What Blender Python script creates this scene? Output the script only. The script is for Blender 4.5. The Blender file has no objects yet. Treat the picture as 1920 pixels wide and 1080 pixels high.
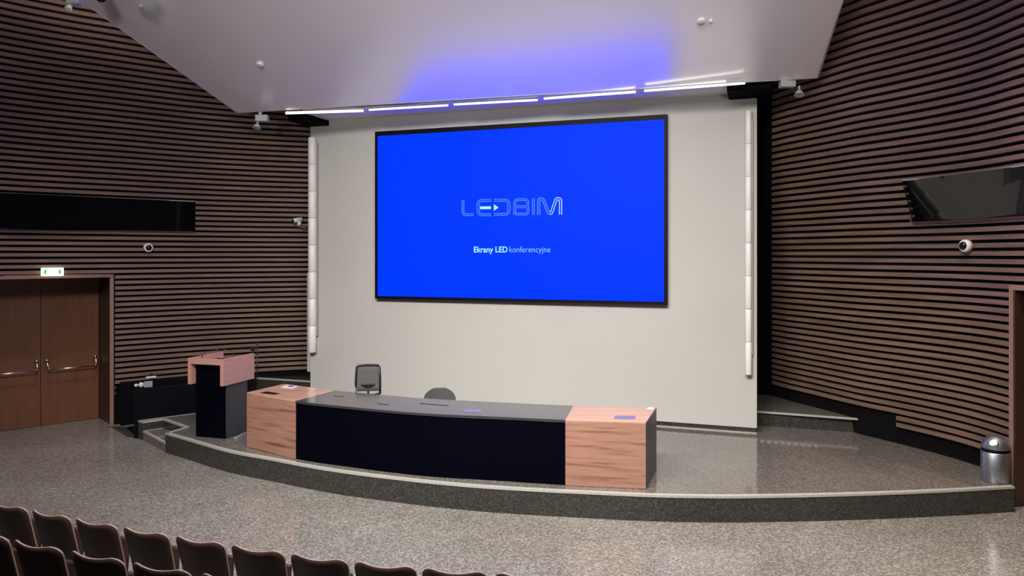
import bpy, bmesh, math, random
from mathutils import Vector, Matrix
random.seed(4)
S = bpy.context.scene
COL = S.collection
F, HZ, CAM = 1400.0, 476.0, 2.95        # focal length in px, horizon row, eye height above the hall floor
STG = 0.29                              # stage height
PI = math.pi

# ------------------------------------------------------------------ helpers
def G(px, py, z=0.0):
    """point of the horizontal plane z seen at a pixel"""
    Y = F * (CAM - z) / (py - HZ)
    return Vector(((px - 960) * Y / F, Y, z))
def A(px, Y, z=0.0):
    return Vector(((px - 960) * Y / F, Y, z))

WC = Vector((-0.02, 12.33)); WU = Vector((.9455, -.3256)); WN = Vector((-.3256, -.9455))
def W(u, v, z):                          # white wall frame: along, out, up
    p = WC + WU * u + WN * v
    return Vector((p.x, p.y, z))
def onW(px, py, v=0.0):                  # ray -> (u, z) on the plane v of the white wall
    a = (px - 960) / F
    t = (v + WC.dot(WN)) / (a * WN.x + WN.y)
    p = Vector((a * t, t))
    return ((p - WC).dot(WU), CAM + (HZ - py) * t / F)

class MB:
    def __init__(s): s.bm = bmesh.new(); s.mi = 0
    def face(s, pts, mi=None):
        vs = [s.bm.verts.new(p) for p in pts]
        f = s.bm.faces.new(vs); f.material_index = s.mi if mi is None else mi
        return f
    def hexa(s, b, t, mi=None):          # bottom ring, top ring (4 pts each)
        n = len(b)
        vb = [s.bm.verts.new(p) for p in b]; vt = [s.bm.verts.new(p) for p in t]
        m = s.mi if mi is None else mi
        fs = [s.bm.faces.new(vb[::-1]), s.bm.faces.new(vt)]
        for i in range(n):
            fs.append(s.bm.faces.new([vb[i], vb[(i+1) % n], vt[(i+1) % n], vt[i]]))
        for f in fs: f.material_index = m
        return fs
    def prism(s, poly, z0, z1, mi=None):
        poly = [Vector((p[0], p[1])) for p in poly]
        return s.hexa([(p.x, p.y, z0) for p in poly], [(p.x, p.y, z1) for p in poly], mi)
    def box(s, c, d, mi=None, M=None):
        x, y, z = c; a, b, h = d[0]/2, d[1]/2, d[2]/2
        b_ = [Vector((x-a, y-b, z-h)), Vector((x+a, y-b, z-h)), Vector((x+a, y+b, z-h)), Vector((x-a, y+b, z-h))]
        t_ = [p + Vector((0, 0, 2*h)) for p in b_]
        if M is not None: b_ = [M @ p for p in b_]; t_ = [M @ p for p in t_]
        return s.hexa(b_, t_, mi)
    def wbox(s, u0, u1, v0, v1, z0, z1, mi=None):
        return s.hexa([W(u0, v0, z0), W(u1, v0, z0), W(u1, v1, z0), W(u0, v1, z0)],
                      [W(u0, v0, z1), W(u1, v0, z1), W(u1, v1, z1), W(u0, v1, z1)], mi)
    def tube(s, pts, r, n=10, mi=None, r1=None):
        pts = [Vector(p) for p in pts]; rings = []
        for i, p in enumerate(pts):
            d = (pts[min(i+1, len(pts)-1)] - pts[max(i-1, 0)]).normalized()
            up = Vector((0, 0, 1)) if abs(d.z) < .9 else Vector((1, 0, 0))
            a = d.cross(up).normalized(); b = d.cross(a)
            rr = r if r1 is None else r + (r1 - r) * i / (len(pts)-1)
            rings.append([s.bm.verts.new(p + (a*math.cos(2*PI*k/n) + b*math.sin(2*PI*k/n)) * rr) for k in range(n)])
        m = s.mi if mi is None else mi
        fs = [s.bm.faces.new(rings[0][::-1]), s.bm.faces.new(rings[-1])]
        for i in range(len(rings)-1):
            for k in range(n):
                f = s.bm.faces.new([rings[i][k], rings[i][(k+1) % n], rings[i+1][(k+1) % n], rings[i+1][k]])
                f.smooth = True; fs.append(f)
        for f in fs: f.material_index = m
    def lathe(s, prof, n=32, M=None, mi=None, smooth=True):
        rings = []
        for r, z in prof:
            if r < 1e-5: rings.append([s.bm.verts.new((M or Matrix()) @ Vector((0, 0, z)))])
            else: rings.append([s.bm.verts.new((M or Matrix()) @ Vector((r*math.cos(2*PI*k/n), r*math.sin(2*PI*k/n), z))) for k in range(n)])
        m = s.mi if mi is None else mi
        for i in range(len(rings)-1):
            a, b = rings[i], rings[i+1]
            for k in range(n):
                q = [a[k % len(a)], a[(k+1) % len(a)], b[(k+1) % len(b)], b[k % len(b)]]
                q2 = []
                for v in q:
                    if v not in q2: q2.append(v)
                if len(q2) > 2:
                    f = s.bm.faces.new(q2); f.smooth = smooth; f.material_index = m
    def build(s, name, mats, parent=None, bevel=0, segs=2, loc=None, sharp=False):
        bmesh.ops.recalc_face_normals(s.bm, faces=s.bm.faces)
        me = bpy.data.meshes.new(name); s.bm.to_mesh(me); s.bm.free()
        if not isinstance(mats, (list, tuple)): mats = [mats]
        for m in mats: me.materials.append(m)
        o = bpy.data.objects.new(name, me); COL.objects.link(o)
        if parent is not None: o.parent = parent
        # origins: geometry is in world space, parents are empties with their own place
        if parent is not None:
            pm = world(parent)
            if not s_local.get(parent.name): me.transform(pm.inverted())
        if bevel:
            b = o.modifiers.new('bevel', 'BEVEL'); b.width = bevel; b.segments = segs; b.limit_method = 'ANGLE'; b.angle_limit = .6
        return o
s_local = {}
def world(o):
    m = Matrix.Translation(o.location) @ o.rotation_euler.to_matrix().to_4x4()
    if o.parent is not None: m = world(o.parent) @ m
    return m
def tag(o, label=None, cat=None, group=None, kind=None):
    if label: o['label'] = label
    if cat: o['category'] = cat
    if group: o['group'] = group
    if kind: o['kind'] = kind
    return o
def struct(o): o['kind'] = 'structure'; return o
def empty(name, loc, rz=0, local=False):
    o = bpy.data.objects.new(name, None); COL.objects.link(o)
    o.location = loc; o.rotation_euler = (0, 0, rz); o.empty_display_size = .1
    if local: s_local[name] = True
    return o
def copy_tree(o, parent=None):
    c = o.copy(); COL.objects.link(c)
    if parent is not None: c.parent = parent
    for ch in [x for x in bpy.data.objects if x.parent == o]: copy_tree(ch, c)
    return c
def interp(tab, x):
    if x <= tab[0][0]:
        (a, b), (c, d) = tab[0], tab[1]; return b + (d-b)*(x-a)/(c-a)
    for i in range(len(tab)-1):
        (a, b), (c, d) = tab[i], tab[i+1]
        if x <= c:
            t = (x-a)/(c-a); h = c-a
            m0 = (d-b)/h if i == 0 else (d-tab[i-1][1])/(c-tab[i-1][0])
            m1 = (d-b)/h if i == len(tab)-2 else (tab[i+2][1]-b)/(tab[i+2][0]-a)
            return (2*t**3-3*t*t+1)*b + (t**3-2*t*t+t)*h*m0 + (-2*t**3+3*t*t)*d + (t**3-t*t)*h*m1
    (a, b), (c, d) = tab[-2], tab[-1]; return d + (d-b)*(x-c)/(c-a)

# ------------------------------------------------------------------ materials
def mat(name, col, rough=.5, metal=0, spec=.5, emit=None, es=0, coat=0):
    m = bpy.data.materials.new(name); m.use_nodes = True
    b = m.node_tree.nodes['Principled BSDF']
    b.inputs['Base Color'].default_value = (*col, 1); b.inputs['Roughness'].default_value = rough
    b.inputs['Metallic'].default_value = metal; b.inputs['Specular IOR Level'].default_value = spec
    b.inputs['Coat Weight'].default_value = coat
    if emit: b.inputs['Emission Color'].default_value = (*emit, 1); b.inputs['Emission Strength'].default_value = es
    return m
def nd(m, t, **kw):
    n = m.node_tree.nodes.new(t)
    for k, v in kw.items():
        if k in n.inputs: n.inputs[k].default_value = v
        else: setattr(n, k, v)
    return n
def ramp(m, stops):
    r = m.node_tree.nodes.new('ShaderNodeValToRGB')
    e = r.color_ramp.elements
    while len(e) < len(stops): e.new(.5)
    for i, (p, c) in enumerate(stops): e[i].position = p; e[i].color = (*c, 1)
    return r
def noisy(name, stops, scale=(1, 1, 1), nscale=5, detail=4, rough=.5, bump=0, spec=.5, coat=0, obj=True):
    m = mat(name, stops[0][1], rough, spec=spec, coat=coat); L = m.node_tree.links
    tc = nd(m, 'ShaderNodeTexCoord'); mp = nd(m, 'ShaderNodeMapping'); mp.inputs['Scale'].default_value = scale
    n = nd(m, 'ShaderNodeTexNoise', Scale=nscale, Detail=detail)
    r = ramp(m, stops); b = m.node_tree.nodes['Principled BSDF']
    L.new(tc.outputs['Object'], mp.inputs['Vector']); L.new(mp.outputs[0], n.inputs['Vector'])
    L.new(n.outputs['Fac'], r.inputs[0]); L.new(r.outputs[0], b.inputs['Base Color'])
    if bump:
        bp = nd(m, 'ShaderNodeBump', Strength=bump, Distance=.01); L.new(n.outputs['Fac'], bp.inputs['Height']); L.new(bp.outputs[0], b.inputs['Normal'])
    return m
def terrazzo(name, base, dark, light, rough, grain=130, amt=.5):
    m = mat(name, base, rough); L = m.node_tree.links; b = m.node_tree.nodes['Principled BSDF']
    tc = nd(m, 'ShaderNodeTexCoord')
    n1 = nd(m, 'ShaderNodeTexNoise', Scale=grain, Detail=3.0, Roughness=.7)
    n2 = nd(m, 'ShaderNodeTexVoronoi', Scale=grain*.55)
    n3 = nd(m, 'ShaderNodeTexNoise', Scale=.7, Detail=4.0)
    for n in (n1, n2, n3): L.new(tc.outputs['Object'], n.inputs['Vector'])
    r1 = ramp(m, [(.3, dark), (.5, base), (.68, light)]); L.new(n1.outputs['Fac'], r1.inputs[0])
    sep = nd(m, 'ShaderNodeSeparateColor'); L.new(n2.outputs['Color'], sep.inputs[0])
    r2 = ramp(m, [(0, tuple(c*1.02 for c in dark)), (.45, base), (.97, light)]); L.new(sep.outputs[0], r2.inputs[0])
    mx = nd(m, 'ShaderNodeMix', data_type='RGBA'); mx.inputs[0].default_value = amt
    L.new(r1.outputs[0], mx.inputs[6]); L.new(r2.outputs[0], mx.inputs[7])
    r3 = ramp(m, [(.3, (.86, .84, .83)), (.7, (1.1, 1.1, 1.1))]); L.new(n3.outputs['Fac'], r3.inputs[0])
    mu = nd(m, 'ShaderNodeMix', data_type='RGBA', blend_type='MULTIPLY'); mu.inputs[0].default_value = 1
    L.new(mx.outputs[2], mu.inputs[6]); L.new(r3.outputs[0], mu.inputs[7]); L.new(mu.outputs[2], b.inputs['Base Color'])
    r4 = ramp(m, [(.3, (rough*.8,)*3), (.7, (rough*1.3,)*3)]); L.new(n3.outputs['Fac'], r4.inputs[0]); L.new(r4.outputs[0], b.inputs['Roughness'])
    return m

M_slat = noisy('slat_wood', [(.3, (.12, .074, .054)), (.5, (.17, .104, .077)), (.72, (.225, .14, .102))], (.7, .7, 14), 1.6, 5, .55)
M_gap = mat('slat_backing', (.004, .0035, .004), .9, spec=.1)
M_wall = noisy('white_plaster', [(.3, (.425, .41, .385)), (.7, (.45, .435, .41))], (1, 1, 1), .5, 2, .75, spec=.2)
M_canopy = mat('canopy_gloss', (.84, .79, .80), .25, .42, spec=.5)
M_soffit = mat('soffit_paint', (.74, .72, .71), .4)
M_ceil = mat('ceiling_paint', (.35, .34, .34), .9)
M_floor = terrazzo('hall_terrazzo', (.150, .139, .127), (.060, .056, .052), (.42, .395, .36), .15, 105)
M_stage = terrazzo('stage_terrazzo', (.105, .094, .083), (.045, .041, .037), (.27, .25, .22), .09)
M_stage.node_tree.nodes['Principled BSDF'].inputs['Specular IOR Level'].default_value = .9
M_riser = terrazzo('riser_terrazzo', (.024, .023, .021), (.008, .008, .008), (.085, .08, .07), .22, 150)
M_nose = noisy('pale_nosing', [(.3, (.30, .29, .27)), (.7, (.42, .41, .385))], (1, 1, 1), 60, 3, .35)
M_slot = mat('slot_plate', (.22, .21, .2), .3)
M_black = mat('black_board', (.002, .002, .004), .5, spec=.12)
M_blackfront = mat('blue_black_laminate', (.0008, .0008, .0035), .5, spec=.04)
M_void = mat('void_black', (.002, .002, .003), .9, spec=.05)
M_top = mat('dark_satin_top', (.032, .031, .033), .18, spec=.8, coat=.6)
M_top.node_tree.nodes['Principled BSDF'].inputs['Coat Roughness'].default_value = .12
M_dkgrey = mat('dark_grey_laminate', (.03, .03, .03), .4)
M_wood = noisy('desk_walnut', [(.30, (.13, .058, .038)), (.42, (.27, .135, .095)), (.58, (.34, .178, .128)), (.70, (.22, .105, .072))], (.8, .8, 15), 1.5, 7, .42)
M_woodtop = noisy('desk_walnut_top', [(.3, (.40, .21, .15)), (.6, (.50, .28, .20)), (.8, (.38, .19, .135))], (.6, 6, 1), 2, 5, .16, spec=.8)
M_woodp = noisy('lectern_wood', [(.3, (.36, .18, .14)), (.55, (.44, .23, .18)), (.8, (.30, .145, .112))], (1.5, 1.5, 14), 1.5, 5, .45)
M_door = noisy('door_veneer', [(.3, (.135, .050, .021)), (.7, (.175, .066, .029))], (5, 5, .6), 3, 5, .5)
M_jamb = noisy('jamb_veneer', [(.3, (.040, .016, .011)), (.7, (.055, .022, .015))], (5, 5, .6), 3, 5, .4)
M_frame = noisy('frame_veneer', [(.3, (.24, .14, .11)), (.7, (.29, .18, .14))], (4, 4, 4), 3, 4, .5)
M_chrome = mat('brushed_chrome', (.8, .78, .76), .22, 1)
M_steel = noisy('bin_steel', [(.3, (.36, .38, .43)), (.7, (.46, .48, .54))], (1, 1, 1), 40, 3, .42)
M_steel.node_tree.nodes['Principled BSDF'].inputs['Metallic'].default_value = 1
M_glass = mat('dark_booth_glass', (.003, .003, .004), .04, spec=.5)
M_white = mat('white_plastic', (.70, .69, .66), .4)
M_grey = mat('grey_plastic', (.33, .33, .35), .45)
M_lens = mat('black_lens', (.004, .004, .004), .08)
M_paper = mat('white_paper', (.8, .8, .78), .6)
M_screen = mat('led_blue', (0, 0, 0), .5, spec=.03, emit=(0.0, .016, 1.0), es=2.7)
M_tube = mat('lamp_tube', (.8, .8, .8), .5, emit=(1, .97, .95), es=1.6)
M_exit = mat('exit_face', (.5, .6, .5), .5, emit=(.80, 1, .72), es=2.2)
M_green = mat('exit_green', (.02, .3, .02), .5, emit=(.04, .55, .03), es=1)
M_mesh = mat('mesh_fabric', (.075, .068, .068), .8)
M_seatgrey = mat('grey_upholstery', (.045, .047, .046), .8)
M_plastic = mat('black_plastic', (.006, .006, .008), .4)
M_seat = noisy('seat_brown', [(.3, (.040, .020, .015)), (.7, (.060, .030, .022))], (3, 3, 3), 3, 4, .5)
M_seatrim = mat('seat_ply_edge', (.36, .26, .22), .5)
M_arm = mat('armrest_beech', (.30, .20, .14), .5)
M_castgrey = mat('seat_bracket', (.42, .36, .33), .45)
M_tier = noisy('tier_shade', [(.3, (.02, .014, .012)), (.7, (.03, .02, .017))], (1, 1, 1), 60, 3, .9)  # shade between the seat rows is put into this dark floor colour
M_rim = mat('pale_rim', (.62, .56, .56), .5)

# ------------------------------------------------------------------ floor, ceiling, outer shell
b = MB(); b.face([(-14, -6, 0), (12, -6, 0), (12, 17, 0), (-14, 17, 0)])
struct(b.build('floor', M_floor))
b = MB(); b.box((-1, 5.5, 7.55), (26, 23, .1))
struct(b.build('ceiling', M_ceil))
b = MB(); b.box((-1, -5.95, 3.75), (26, .1, 7.5))
struct(b.build('wall_rear', M_ceil))

# ------------------------------------------------------------------ slatted side walls
PITCH = .0955
planL = [(-46, 11.45), (0, 11.76), (110, 12.34), (220, 12.88), (380, 13.74), (480, 14.18), (575, 14.5), (650, 14.75)]
planR = [(1425, 13.05), (1445, 12.75), (1477, 12.3), (1600, 11.0), (1680, 10.38), (1760, 9.80), (1830, 9.27), (1896, 8.70), (1903, 8.64), (1955, 8.27), (2016, 7.9)]
def fL(h, px): return 1 - (.0042 if h > 0 else 0) * h * h
def fR(h, px):
    return .975 - .028*h - .0022*h*h if h > 0 else .975 - .0117*h
def surf(plan, f, px, h, off=0.0):
    Z = interp(plan, px); e = 2.0
    a = A(px-e, interp(plan, px-e)); c = A(px+e, interp(plan, px+e))
    t = (c - a).normalized(); n = Vector((-t.y, t.x, 0))     # pointing away from the camera
    if n.dot(A(px, Z)) < 0: n = -n
    p = A(px, Z * f(h, px)) + n * off
    p.z = CAM + h
    return p
def strip(b, plan, f, x0, x1, h0, h1, o0, o1, mi, step=14):
    n = max(1, int(math.ceil((x1-x0)/step)))
    xs = [x0 + (x1-x0)*i/n for i in range(n+1)]
    ring = []
    for x in xs:
        ring.append([b.bm.verts.new(surf(plan, f, x, h, o)) for h, o in ((h0, o0), (h1, o0), (h1, o1), (h0, o1))])
    for i in range(n):
        for k in range(4):
            if k == 2: continue
            q = b.bm.faces.new([ring[i][k], ring[i+1][k], ring[i+1][(k+1) % 4], ring[i][(k+1) % 4]]); q.material_index = mi
    for e in (ring[0], ring[-1]): b.bm.faces.new(e).material_index = mi
def slat_wall(name, plan, f, phase, hbot, htop, cuts, xlim):
    """cuts: (px0, px1, h0, h1) openings"""
    b = MB()
    k0 = int(hbot/PITCH) - 3; k1 = int(htop/PITCH) + 1
    for k in range(k0, k1):
        a = (k + phase) * PITCH + .225*PITCH; c = (k + 1 + phase) * PITCH - .205*PITCH
        cuts_ = [((q[0] + q[5]*(q[3]-(a+c)/2)/(q[3]-q[2])) if len(q) > 5 else q[0],) + tuple(q[1:5]) for q in cuts]
        xs = sorted(set([xlim[0], xlim[1]] + [x for q in cuts_ for x in q[:2] if xlim[0] < x < xlim[1]]))
        runs = []
        for x0, x1 in zip(xs, xs[1:]):
            lo, hi = a, c; xm = (x0+x1)/2
            for q in cuts_:
                if q[0] <= xm <= q[1] and lo < q[3] and hi > q[2]:
                    if lo >= q[2] - 1e-4 and hi <= q[3] + 1e-4: lo = hi
                    elif lo < q[2]: hi = min(hi, q[2])
                    else: lo = max(lo, q[3])
            if hi - lo > .008:
                if runs and runs[-1][1] == x0 and abs(runs[-1][2]-lo) < 1e-6 and abs(runs[-1][3]-hi) < 1e-6: runs[-1] = (runs[-1][0], x1, lo, hi)
                else: runs.append((x0, x1, lo, hi))
        for x0, x1, lo, hi in runs: strip(b, plan, f, x0, x1, lo, hi, 0, .055, 0)
    # dark backing, in bands so the openings stay open
    hs = sorted(set([-CAM + .002, htop] + [h for q in cuts for h in q[2:4] if -CAM < h < htop]))
    xs = sorted(set([xlim[0], xlim[1]] + [x for q in cuts for x in q[:2] if xlim[0] < x < xlim[1]]))
    for h0, h1 in zip(hs, hs[1:]):
        nn = max(1, int((h1-h0)/.5))
        for j in range(nn):
            ha = h0 + (h1-h0)*j/nn; hb = h0 + (h1-h0)*(j+1)/nn
            for x0, x1 in zip(xs, xs[1:]):
                if any(q[0] <= (x0+x1)/2 <= q[1] and q[2] <= (ha+hb)/2 <= q[3] and q[4] for q in cuts): continue
                strip(b, plan, f, x0, x1, ha, hb, .055, .15, 1)
    return struct(b.build(name, [M_slat, M_gap]))
WIN0, WIN1 = .41, .965
# (px0, px1, h0, h1, also cuts the backing)
cutsL = [(-60, 365, WIN0, WIN1, True), (-60, 216, -3, -.345, True), (217, 700, -3, -2.24, False)]
cutsR = [(1300, 1447, -9, 9, False), (1692, 1990, WIN0+.01, WIN1, True, 20), (1400, 1680, -3, -2.25, False), (1680, 1910, -3, -2.44, False), (1896, 2030, -3, -.36, True)]  # first cut bares black backing to stand for the shade beside the white wall
slat_wall('wall_left', planL, fL, .32, -2.24, 4.5, cutsL, (-46, 650))
slat_wall('wall_right', planR, fR, -.45, -2.44, 4.5, cutsR, (1425, 2016))

# side wall continuations beyond the frame, towards the audience
def wall_run(name, pts, z0=0, z1=7.5, m=None):
    b = MB()
    for p, q in zip(pts, pts[1:]):
        d = (Vector(q) - Vector(p)).normalized(); n = Vector((-d.y, d.x)) * .1
        b.hexa([(p[0], p[1], z0), (q[0], q[1], z0), (q[0]+n.x, q[1]+n.y, z0), (p[0]+n.x, p[1]+n.y, z0)],
               [(p[0], p[1], z1), (q[0], q[1], z1), (q[0]+n.x, q[1]+n.y, z1), (p[0]+n.x, p[1]+n.y, z1)])
    return struct(b.build(name, m or M_jamb))
pl = A(-48, 11.40)
wall_run('wall_left_rear', [(-10.2, -5.9), (-10.4, 4), (pl.x-.55, 9.6), (pl.x-.02, pl.y+.0)][::1])
wall_run('wall_right_rear', [(6.25, 6.55), (7.0, 3), (7.3, -5.9)])
wall_run('wall_right_upper', [(5.98, 7.88), (6.25, 6.55)], 2.6)

# back wall behind the white wall, coloured black for the recess's shade
b = MB()
e1 = A(650, 14.75); e2 = A(1425, 13.05)
b.hexa([(e1.x-.8, e1.y+.2, 0), (e2.x+.2, e2.y+.1, 0), (e2.x+.3, e2.y+.4, 0), (e1.x-.7, e1.y+.5, 0)],
       [(e1.x-.8, e1.y+.2, 7.5), (e2.x+.2, e2.y+.1, 7.5), (e2.x+.3, e2.y+.4, 7.5), (e1.x-.7, e1.y+.5, 7.5)])
struct(b.build('wall_behind', M_void))

# ------------------------------------------------------------------ left double door
DB = Vector((-7.42, 13.41)); DT = Vector((-.7303, -.6831)); DN = Vector((.6831, -.7303))
def D(s, o, z):
    p = DB + DT*s + DN*o; return Vector((p.x, p.y, z))
def dbox(b, s0, s1, o0, o1, z0, z1, mi=None):
    b.hexa([D(s0, o0, z0), D(s1, o0, z0), D(s1, o1, z0), D(s0, o1, z0)], [D(s0, o0, z1), D(s1, o0, z1), D(s1, o1, z1), D(s0, o1, z1)], mi)
d1 = struct(empty('door_1', D(.9, 0, 0)))
DH = 2.545
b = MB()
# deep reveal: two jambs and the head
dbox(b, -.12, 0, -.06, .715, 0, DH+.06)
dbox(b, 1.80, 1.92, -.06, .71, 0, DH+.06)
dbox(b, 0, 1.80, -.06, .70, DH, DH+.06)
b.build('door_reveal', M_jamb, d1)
b = MB()
dbox(b, -.045, .015, .716, .745, 0, DH+.06)
dbox(b, 1.80, 1.86, .716, .745, 0, DH+.06)
dbox(b, .015, 1.80, .716, .745, DH, DH+.06)
fr = b.build('door_frame', M_frame, d1, bevel=.004); fr['label'] = 'light veneer frame edge'
for i, (s0, s1) in enumerate(((.004, .896), (.904, 1.796))):
    b = MB(); dbox(b, s0, s1, -.05, 0, .01, DH)
    lf = b.build('door_leaf', M_door, d1, bevel=.003)
    ins, ino = (s0+.06, s1-.08)
    pb = MB()
    pb.tube([D(ins+.02, .12, .965), D(ino-.02, .12, .965)], .013, 10)
    for s in (ins, ino):
        pb.tube([D(s, 0, 1.10), D(s, .05, 1.105), D(s, .10, 1.04), D(s+(0.02 if s == ins else -.02), .12, .965)], .024, 10, r1=.016)
        pb.lathe([(0, 0), (.032, 0), (.034, .02), (.028, .035), (0, .037)], 16, Matrix.Translation(D(s, .02, 1.10)))
    o = pb.build('panic_bar', M_chrome, lf); o['label'] = 'chrome push bar'
# lintel backing
b = MB(); dbox(b, -.2, 2.0, .05, .70, DH+.06, DH+.25); b.build('door_lintel', M_gap, d1)

# right door (only its frame and far jamb are in view)
RB = Vector((5.815, 8.66)); RT = Vector((-.0, 0)); tn = Vector((.206, -.978)); rn = Vector((.978, .206))
def R_(s, o, z): p = RB + tn*s + rn*o; return Vector((p.x, p.y, z))
def rbox(b, s0, s1, o0, o1, z0, z1, mi=None):
    b.hexa([R_(s0, o0, z0), R_(s1, o0, z0), R_(s1, o1, z0), R_(s0, o1, z0)], [R_(s0, o0, z1), R_(s1, o0, z1), R_(s1, o1, z1), R_(s0, o1, z1)], mi)
d2 = struct(empty('door_2', R_(1, .3, 0)))
b = MB(); n_ = 6
for j in range(n_):                              # far jamb follows the slightly leaning wall
    ha, hb = -CAM + .003 + (CAM-.40)*j/n_, -CAM + .003 + (CAM-.40)*(j+1)/n_
    ring = lambda h: [surf(planR, fR, 1903, h, -.02), surf(planR, fR, 1906, h, -.02), surf(planR, fR, 1906, h, .85), surf(planR, fR, 1903, h, .85)]
    b.hexa(ring(ha), ring(hb))
rbox(b, 1.9, 2.0, 0, .75, 0, DH+.02); rbox(b, .10, 1.9, .0, .75, DH-.02, DH+.02)
b.build('door_reveal', M_jamb, d2)
b = MB()
for j in range(n_):
    ha, hb = -CAM + .003 + (CAM-.36)*j/n_, -CAM + .003 + (CAM-.36)*(j+1)/n_
    strip(b, planR, fR, 1895.5, 1903, ha, hb, -.025, .06, 0)
strip(b, planR, fR, 1903, 2016, -.41, -.357, -.025, .06, 0)
rbox(b, 1.9, 2.0, -.03, -.001, 0, DH+.04)
b.build('door_frame', M_frame, d2)
for s0, s1 in ((.104, .996), (1.004, 1.896)):
    b = MB(); rbox(b, s0, s1, .70, .74, .01, DH-.02); b.build('door_leaf', M_door, d2)

# ------------------------------------------------------------------ booth windows let into the slats
def booth(name, plan, f, x0, x1, inset):
    w = struct(empty(name, surf(plan, f, (x0+x1)/2, WIN0, .2)))
    sl = 20 if name == 'window_2' else 0
    P = lambda x, h, o: surf(plan, f, x + (sl*(WIN1-h)/(WIN1-WIN0) if x == x0 else 0), h, o)
    b = MB()                                    # glass: flush at the top, set back at the sill
    b.hexa([P(x0, WIN0+.01, inset), P(x1, WIN0+.01, inset), P(x1, WIN0+.01, inset+.02), P(x0, WIN0+.01, inset+.02)],
           [P(x0, WIN1-.01, .035), P(x1, WIN1-.01, .035), P(x1, WIN1-.01, .055), P(x0, WIN1-.01, .055)])
    b.build('window_glass', M_glass, w)
    b = MB(); m = 8
    for i in range(m):
        xa = x0 + (x1-x0)*i/m; xb = x0 + (x1-x0)*(i+1)/m
        b.hexa([P(xa, WIN0-.03, -.012), P(xb, WIN0-.03, -.012), P(xb, WIN0-.03, inset+.2), P(xa, WIN0-.03, inset+.2)],
               [P(xa, WIN0, -.012), P(xb, WIN0, -.012), P(xb, WIN0, inset+.2), P(xa, WIN0, inset+.2)])
    o = b.build('window_sill', M_jamb, w); o['label'] = 'dark brown recessed sill'
    b = MB()
    for i in range(m):
        xa = x0 + (x1-x0)*i/m; xb = x0 + (x1-x0)*(i+1)/m
        b.hexa([P(xa, WIN1-.016, -.012), P(xb, WIN1-.016, -.012), P(xb, WIN1-.016, .09), P(xa, WIN1-.016, .09)],
               [P(xa, WIN1, -.012), P(xb, WIN1, -.012), P(xb, WIN1, .09), P(xa, WIN1, .09)])
    o = b.build('window_head', M_grey, w); o['label'] = 'thin grey top edge'
    b = MB()
    xe = x1 if name == 'window_1' else x0
    sgn = 1 if name == 'window_1' else -1
    b.hexa([P(xe, WIN0, 0.0), P(xe+sgn*1.5+sl, WIN0, 0.0), P(xe+sgn*1.5+sl, WIN0, inset+.2), P(xe, WIN0, inset+.2)],
           [P(xe, WIN1, 0.0), P(xe+sgn*1.5, WIN1, 0.0), P(xe+sgn*1.5, WIN1, inset+.2), P(xe, WIN1, inset+.2)])
    b.build('window_reveal', M_gap, w)
    b = MB()                                    # unlit booth behind the pane
    b.hexa([P(x0, WIN0, inset+.15), P(x1, WIN0, inset+.15), P(x1, WIN0, inset+.25), P(x0, WIN0, inset+.25)],
           [P(x0, WIN1, inset+.15), P(x1, WIN1, inset+.15), P(x1, WIN1, inset+.25), P(x0, WIN1, inset+.25)])
    b.build('booth_backing', M_gap, w)
booth('window_1', planL, fL, -46, 365, .05)
booth('window_2', planR, fR, 1692, 1990, .10)

# ------------------------------------------------------------------ the white wall, soffit, canopy
uL = onW(582, 500)[0]; uR = onW(1419, 500)[0]
ZT = CAM + 2.40
sL = onW(617, 227)[0]; sR = onW(1367, 178)[0]
b = MB()
b.wbox(uL, uR, -.5, 0, STG+.075, CAM+2.31)
b.wbox(sL, sR, -.5, 0, CAM+2.31, ZT+.3)
struct(b.build('wall_back', M_wall))
b = MB(); b.wbox(uL, uR-.01, -.48, -.012, STG, STG+.075)
struct(b.build('baseboard_back', M_riser))
b = MB(); b.wbox(uL, uR, .0, .05, STG, STG+.012)
struct(b.build('trim_1', M_nose))

b = MB(); b.wbox(sL, sR, .001, .80, ZT, ZT+.06)
struct(b.build('ceiling_soffit', M_soffit))
for i, (a_, c_) in enumerate(((uL-.03, sL), (sR, uR+.2))):
    b = MB(); b.wbox(a_, c_, -.5, .62, CAM+2.315, ZT+.5)
    struct(b.build('trim_%d' % (i+2), M_void))

EL = A(445, F*2.40/(HZ-212), ZT); ER = A(1533, F*2.40/(HZ-146), ZT)
SL = .45
nv = Vector((WN.x, WN.y, SL))
pn = (ER - EL).cross(nv).normalized()
def onC(px, py, off=0.0):                # ray -> canopy plane
    d = Vector(((px-960)/F, 1, (HZ-py)/F)); o = Vector((0, 0, CAM))
    t = (EL - o).dot(pn) / d.dot(pn)
    return o + d*t + pn*off
def C_(px, py): return onC(px, py)
LL = C_(185, 25); RR = C_(1580, 0)
FL_ = EL + (LL-EL)*2.0; FR_ = ER + (RR-ER)*2.35
up = pn if pn.z > 0 else -pn
b = MB()
b.hexa([EL, ER, FR_, FL_], [EL+up*.035, ER+up*.035, FR_+up*.035, FL_+up*.035])
cn = b.build('ceiling_canopy', M_canopy); struct(cn)
# thin pale edge profile of the canopy
b = MB()
for p, q in ((EL, ER), (EL, FL_), (ER, FR_)): b.tube([p+up*.015, q+up*.015], .020, 8)
struct(b.build('trim_4', M_rim))

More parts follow.
